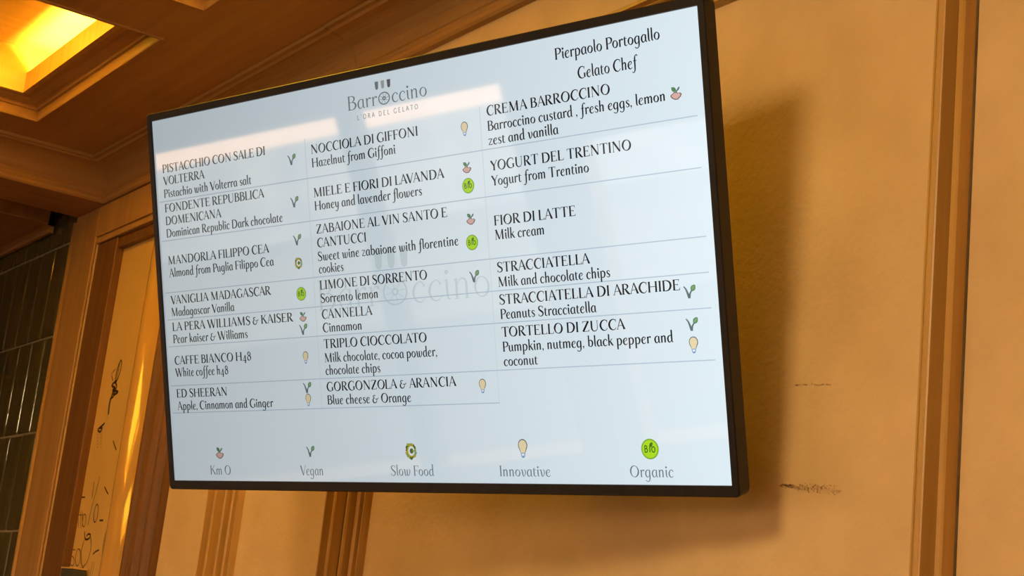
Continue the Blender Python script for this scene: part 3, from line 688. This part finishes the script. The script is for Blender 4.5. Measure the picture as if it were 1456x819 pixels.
def stroke(bm, pts, y=-.0005, mi=0, smooth=True):
    pp = cat(pts) if smooth and len(pts) > 2 else list(pts)
    L, R = strip(pp)
    for i in range(len(L) - 1): flat(bm, [R[i], R[i + 1], L[i + 1], L[i]], y, mi)

draw_strokes()

# ------------------------------------------------------------------ the menu screen
TVX = Vector((0.95690197, 0.29021963, 0.01054431)); TVY = Vector((-0.28240076, 0.92142557, 0.2668796)); TVZ = Vector((0.0677379, -0.25835534, 0.96367219))
tv = thing('wall_display', 'large black-framed screen showing a gelato menu, tilted down from the ochre wall', 'screen')
TM = Matrix.Identity(4)
for i in range(3): TM[i][0] = TVX[i]; TM[i][1] = TVY[i]; TM[i][2] = TVZ[i]
TM.translation = Vector((-2.19033625, 1.22999325, CAM_Z + 0.58527645))
tv.matrix_world = TM
def rrect(hw, z0, z1, r, y, n=6):
    pts = []
    for cx, cz, a0 in ((hw - r, z1 - r, 0), (-hw + r, z1 - r, 90), (-hw + r, z0 + r, 180), (hw - r, z0 + r, 270)):
        for k in range(n + 1):
            a = math.radians(a0 + 90 * k / n); pts.append((cx + r * math.cos(a), y, cz + r * math.sin(a)))
    return pts
SW, SH = .605, .3403
bm = bmesh.new()      # shell: side band and back
sweep(bm, [rrect(.6165, -.3565, .3545, .010, .004), rrect(.6165, -.3565, .3545, .012, .026), rrect(.610, -.350, .348, .016, .031), rrect(.56, -.30, .30, .02, .036), rrect(.40, -.24, .16, .03, .062)], closed_profile=True)
obj('body', bm, BLACK, tv)
bm = bmesh.new()      # bezel ring with rounded corners
o1 = rrect(.617, -.357, .355, .007, .004); o2 = rrect(.617, -.357, .355, .007, -.0025); o3 = rrect(.6155, -.3555, .3535, .006, -.004)
i1 = rrect(SW + .0005, -SH - .0005, SH + .0005, .0006, -.004); i2 = rrect(SW, -SH, SH, .0005, .0015)
sweep(bm, [o1, o2, o3, i1, i2], closed_profile=False)
for a, b in ((o1, o2), (o2, o3), (o3, i1), (i1, i2)):
    va = [bm.verts.new(p) for p in (a[-1], a[0], b[0], b[-1])]; bm.faces.new(va)
bmesh.ops.remove_doubles(bm, verts=bm.verts, dist=1e-6)
obj('bezel', bm, BLACK, tv)
bm = bmesh.new(); add_box(bm, -SW - .004, SW + .004, 0, .0035, -SH - .004, SH + .004)
scr = obj('screen', bm, SCREEN, tv, label='lit bluish-white screen')
# bracket between the set and the wall
def bar(bm, a, b, r):
    a, b = Vector(a), Vector(b); d = (b - a).normalized(); s = d.cross(Vector((0, 0, 1))).normalized() * r; t = d.cross(s).normalized() * r
    sweep(bm, [[tuple(p + s + t), tuple(p - s + t), tuple(p - s - t), tuple(p + s - t)] for p in (a, b)], closed_profile=True)
inv = TM.inverted()
bm = bmesh.new()
wp = Vector((-2.25, YW - .012, CAM_Z + .56))
bar(bm, (-.02, .058, -.03), inv @ wp, .02)
obj('bracket_arm', bm, STEEL, tv)
bm = bmesh.new()
c8 = [inv @ Vector((wp.x + sx * .11, YW - .0005 - d, wp.z + sz * .13)) for d in (0, .014) for sx, sz in ((-1, -1), (1, -1), (1, 1), (-1, 1))]
sweep(bm, [c8[:4], c8[4:]], closed_profile=True)
obj('wall_plate', bm, STEEL, tv)

EM = 24.6
WT = 1.48
def txt(name, s, u0, u1, v, m=T_BLACK, size=EM, label=None, **k):
    bm = bmesh.new(); text_mesh(bm, s, u0, u1, v, size, **k); bm.flat = True if False else None
    return bm
class Flat: pass
def put(name, bm, m):
    me = bpy.data.meshes.new(name); bm.to_mesh(me); bm.free()
    for x in (m if isinstance(m, (list, tuple)) else [m]): me.materials.append(x)
    o = bpy.data.objects.new(name, me); COL.objects.link(o); o.parent = scr
    return o
U1, U2, U3 = -583.2, -185.7, 208.3
LINES = [
 ('h', 'PISTACCHIO CON SALE DI', U1, -301, 239.5), ('h', 'VOLTERRA', U1, -465.6, 216.6), ('d', 'Pistachio with Volterra salt', U1, -341, 192.4),
 ('h', 'FONDENTE REPUBBLICA', U1, -310, 164.8), ('h', 'DOMENICANA', U1, -426.5, 140.8), ('d', 'Dominican Republic Dark chocolate', U1, -267, 117.4),
 ('h', 'MANDORLA FILIPPO CEA', U1, -306.5, 66), ('d', 'Almond from Puglia Filippo Cea', U1, -296.4, 42.3),
 ('h', 'VANIGLIA MADAGASCAR', U1, -309, -8.8), ('d', 'Madagascar Vanilla', U1, -407.3, -31.7),
 ('h', 'LA PERA WILLIAMS & KAISER', U1, -257, -59.4), ('d', 'Pear kaiser & Williams', U1, -377, -82.4),
 ('h', 'CAFFE BIANCO H48', U1, -371.5, -122.8), ('d', 'White coffee h48', U1, -435, -145.5),
 ('h', 'ED SHEERAN', U1, -442.5, -184.8), ('d', 'Apple, Cinnamon and Ginger', U1, -321.4, -208.2),
 ('h', 'NOCCIOLA DI GIFFONI', U2, 61.8, 226.6), ('d', 'Hazelnut from Giffoni', U2, 10.6, 203.3),
 ('h', 'MIELE E FIORI DI LAVANDA', U2, 112.4, 151.4), ('d', 'Honey and lavender flowers', U2, 62.1, 128.7),
 ('h', 'ZABAIONE AL VIN SANTO E', U2, 112.6, 88.2), ('h', 'CANTUCCI', U2, -69, 64.4), ('d', 'Sweet wine zabaione with florentine', U2, 132.6, 40.8), ('d', 'cookies', U2, -126.5, 19.4),
 ('h', 'LIMONE DI SORRENTO', U2, 61.1, -8.8), ('d', 'Sorrento lemon', U2, -51.2, -31.7),
 ('h', 'CANNELLA', U2, -66.1, -59.4), ('d', 'Cinnamon', U2, -93.3, -82.6),
 ('h', 'TRIPLO CIOCCOLATO', U2, 51.1, -110.5), ('d', 'Milk chocolate, cocoa powder,', U2, 71.2, -134.6), ('d', 'chocolate chips', U2, -56.6, -156.1),
 ('h', 'GORGONZOLA & ARANCIA', U2, 107.9, -184.4), ('d', 'Blue cheese & Orange', U2, 8, -207.2),
 ('h', 'CREMA BARROCCINO', U3, 444.5, 238.2), ('d', 'Barroccino custard , fresh eggs, lemon', U3, 538.9, 214.4), ('d', 'zest and vanilla', U3, 345.8, 191.9),
 ('h', 'YOGURT DEL TRENTINO', U3, 475, 151.3), ('d', 'Yogurt from Trentino', U3, 396.7, 127.6),
 ('h', 'FIOR DI LATTE', U3, 366.2, 64.8), ('d', 'Milk cream', U3, 304.7, 42.3),
 ('h', 'STRACCIATELLA', U3, 387, -9), ('d', 'Milk and chocolate chips', U3, 421.6, -32),
 ('h', 'STRACCIATELLA DI ARACHIDE', U3, 541.1, -59.8), ('d', 'Peanuts Stracciatella', U3, 392.6, -82.5),
 ('h', 'TORTELLO DI ZUCCA', U3, 442.2, -110.7), ('d', 'Pumpkin, nutmeg, black pepper and', U3, 523.8, -133.8), ('d', 'coconut', U3, 275.4, -156.2),
]
for k, s, u0, u1, v in LINES:
    bm = bmesh.new(); text_mesh(bm, s, u0, u1, v, EM, wk=WT)
    put('menu_heading' if k == 'h' else 'menu_description', bm, T_BLACK)
for s, u0, u1, v in (('Pierpaolo Portogallo', 348.5, 537.7, 304.3), ('Gelato Chef', 388.2, 497.2, 269.3)):
    bm = bmesh.new(); text_mesh(bm, s, u0, u1, v, 27.5, wk=1.45); put('chef_credit', bm, T_BLACK)
for s, u0, u1 in (('Km O', -501.2, -445.5), ('Vegan', -264.3, -208.1), ('Slow Food', -47.7, 47.5), ('Innovative', 185.3, 284.9), ('Organic', 432.2, 507.8)):
    bm = bmesh.new(); text_mesh(bm, s, u0, u1, -329.2, 26.5, wk=1.1); put('legend_caption', bm, T_GREY)
# dividers of the menu table
for v in (185.6, 111.3, 13.2, -37.9, -88.6, -162.6):
    bm = bmesh.new(); flat(bm, [(-598, v - .8), (591, v - .8), (591, v + .8), (-598, v + .8)], -.0003); put('divider_line', bm, T_LINE)
bm = bmesh.new(); flat(bm, [(-598, -214.6), (195, -214.6), (195, -213), (-598, -213)], -.0003); put('divider_line', bm, T_LINE)
for u, v0 in ((-200, -213), (194, -213)):
    bm = bmesh.new(); flat(bm, [(u - .6, v0), (u + .6, v0), (u + .6, 255), (u - .6, 255)], -.0003); put('divider_line', bm, T_FAINT)
# maker's logo: three cones over the name, tag line below; and the same, faint and larger, behind the table
def cone(bm, u, v, w, h, mi, y=-.0005):
    pts = [(u - w / 2, v + h / 2), (u - w / 2 * .8, v - h / 2 + w * .4)]
    pts += [(u - w * .4 * math.cos(a), v - h / 2 + w * .4 - w * .4 * math.sin(a)) for a in [math.pi * k / 8 for k in range(1, 8)]]
    pts += [(u + w / 2 * .8, v - h / 2 + w * .4), (u + w / 2, v + h / 2)]
    flat(bm, pts, y, mi)
bm = bmesh.new()
text_mesh(bm, 'Barr@ccino', -90.7, 87.2, 288.3, 38, wk=.95)
for u, mi in ((-22.2, 0), (-8.6, 1), (5.2, 2)): cone(bm, u, 320.9, 8.2, 13.6, mi)
text_mesh(bm, "L'ORA DEL GELATO", -70.5, 65.6, 269.9, 12.5, mono=78, track=260)
put('logo', bm, [T_LOGO, T_TAUPE, T_DARK])
bm = bmesh.new()
text_mesh(bm, 'Barr@ccino', -192, 190.2, -45, 83, wk=.66, y=-.00015)
for u in (-44.9, -16.2, 12.6): cone(bm, u, 31, 18, 32, 0, -.00015)
put('logo_watermark', bm, T_WM)
# icons
def leafpts(x, y, L, w, ang):
    p = []
    for k in range(9):
        t = k / 8; p.append((t * L, w * math.sin(math.pi * t) ** .8))
    for k in range(7, 0, -1):
        t = k / 8; p.append((t * L, -w * math.sin(math.pi * t) ** .8))
    ca, sa = math.cos(ang), math.sin(ang)
    return [(x + a * ca - b * sa, y + a * sa + b * ca) for a, b in p]
def vegan(u, v, s=1.0):
    bm = bmesh.new()
    stroke(bm, [(u - 10 * s, v + 8 * s, 1.6 * s), (u - 6 * s, v + 3 * s, 2.6 * s), (u - 1.5 * s, v - 9 * s, 4.2 * s)])
    stroke(bm, [(u - 1.5 * s, v - 9.5 * s, 3.6 * s), (u + .5 * s, v - 2 * s, 2.6 * s), (u + 5 * s, v + 3 * s, 1.8 * s)])
    flat(bm, leafpts(u + 2.2 * s, v + .5 * s, 11.5 * s, 4.0 * s, math.radians(52)), -.0006, 1)
    flat(bm, leafpts(u + 3.6 * s, v + 2.4 * s, 7.5 * s, 2.2 * s, math.radians(52)), -.0007, 2)
    put('vegan_icon', bm, [I_STEM, I_LEAF, I_LEAFL])
def organic(u, v, r):
    bm = bmesh.new()
    disc(bm, u, v, r, r, -.0004, 0, 36); disc(bm, u, v, r * .86, r * .86, -.0006, 1, 36)
    text_mesh(bm, 'B', u - r * .62, u - r * .22, v - r * .32, r * 1.05, mono=110, y=-.0008, mi=2)
    flat(bm, [(u - r * .06, v - r * .32), (u + r * .06, v - r * .32), (u + r * .06, v + r * .2), (u - r * .06, v + r * .2)], -.0008, 2)
    text_mesh(bm, 'o', u + r * .16, u + r * .64, v - r * .32, r * 1.4, mono=85, y=-.0008, mi=2)
    flat(bm, leafpts(u - r * .02, v + r * .15, r * .62, r * .17, math.radians(55)), -.0008, 2)
    put('organic_icon', bm, [I_GREEN, I_LIME, I_FOREST])
def local(u, v, s=1.0):
    bm = bmesh.new()
    hand = [(-8.5, -4.5), (-6.5, -7), (-2, -9.5), (2.5, -9.5), (7, -6), (8.5, -3), (6, -1), (3, -1.5), (.5, .5), (-3, .5), (-5.5, -1.5), (-8, -2.5)]
    flat(bm, [(u + (a * 1.13) * s, v + (b + 4.5) * 1.13 * s - 4.6 * s) for a, b in hand], -.0004, 0)
    flat(bm, [(u + a * .92 * s, v + (b + 4.5) * .9 * s - 4.5 * s) for a, b in hand], -.0006, 1)
    stroke(bm, [(u + .5 * s, v - 1 * s, 1.8 * s), (u + 2 * s, v + 3 * s, 1.8 * s), (u + 5 * s, v + 5 * s, 1.4 * s)], -.0006, 2)
    flat(bm, leafpts(u + .8 * s, v + 1.5 * s, 10.5 * s, 3.2 * s, math.radians(140)), -.0007, 3)
    flat(bm, leafpts(u + 2.6 * s, v + 2.2 * s, 7 * s, 1.5 * s, math.radians(55)), -.0007, 2)
    put('local_icon', bm, [I_BROWN, I_SKIN, I_STEM, I_LEAF])
def bulb(u, v, s=1.0):
    bm = bmesh.new()
    def sh(k, y, mi):
        pts = [(u + 8 * s * k * math.cos(a), v + 4 * s + 8.6 * s * k * math.sin(a)) for a in [math.radians(-35 + 250 * j / 20) for j in range(21)]]
        pts += [(u - 3.6 * s * k, v - 6.5 * s), (u + 3.6 * s * k, v - 6.5 * s)]
        flat(bm, pts, y, mi)
    sh(1.0, -.0004, 0); sh(.84, -.0006, 1)
    flat(bm, [(u - 4 * s, v - 6 * s), (u + 4 * s, v - 6 * s), (u + 3 * s, v - 11 * s), (u + 1.2 * s, v - 13 * s), (u - 1.2 * s, v - 13 * s), (u - 3 * s, v - 11 * s)], -.0007, 2)
    flat(bm, [(u - 2.6 * s, v - 7 * s), (u + 2.6 * s, v - 7 * s), (u + 1.6 * s, v - 10.3 * s), (u - 1.6 * s, v - 10.3 * s)], -.0009, 3)
    put('innovative_icon', bm, [I_OUT, I_CREAM, I_BLUE, I_WHITE])
def mosaic(u, v, s=1.0):
    bm = bmesh.new(); rnd = random.Random(3)
    for k in range(15):
        a = 2 * math.pi * k / 15 + .1
        r = rnd.uniform(9, 11.5) * s
        cx, cy = u + r * math.cos(a) * .82, v + r * math.sin(a)
        q = rnd.uniform(2.6, 4.2) * s
        flat(bm, [(cx + q * 1.05 * math.cos(b + k), cy + q * math.sin(b + k)) for b in [math.pi * 2 * j / 5 for j in range(5)]], -.0004 - .00002 * k, (0, 1, 2, 0, 3)[k % 5])
    disc(bm, u, v, 8.4 * s, 9.8 * s, -.00075, 0, 20)
    disc(bm, u + 1 * s, v, 6.8 * s, 7.6 * s, -.0008, 4, 20)
    disc(bm, u + 1.6 * s, v, 4.0 * s, 4.2 * s, -.0009, 1, 14)
    flat(bm, [(u + 1.5 * s, v + .8 * s), (u + 9 * s, v + 1.6 * s), (u + 9 * s, v - 1.6 * s), (u + 3 * s, v - .8 * s)], -.00095, 3)
    disc(bm, u + 1.9 * s, v + .6 * s, 1.5 * s, 1.5 * s, -.001, 2, 10)
    put('mosaic_icon', bm, [I_MUST, I_FOREST, I_BROWN, I_LEAFL, I_WHITE])
for u, v in ((-234.4, 223), (-234.2, 148.5), (-233.6, 82), (-233, -74.8), (-232.6, -176.8), (161, -11.6), (557.4, -63.4), (557.5, -110), (-235.2, -287.9)): vegan(u, v)
mosaic(-234.4, 41.3, .78); mosaic(0.1, -288.4, 1.05)
for u, v, r in ((-232.9, -12.8, 12), (160.6, 133.1, 12.4), (160.6, 42.4, 12.4), (470.1, -288.1, 15.2)): organic(u, v, r)
for u, v, s in ((-232.2, -52, .9), (160.4, 163.1, .95), (161.2, 80.6, .95), (558, 223.2, 1.0), (-472.5, -288.6, 1.1)): local(u, v, s)
for u, v, s in ((-232.3, -124, .85), (-232.4, -198, .85), (161, 224.2, .9), (162, -186, .9), (557.3, -139.5, .95), (234.3, -285.5, 1.15)): bulb(u, v, s)
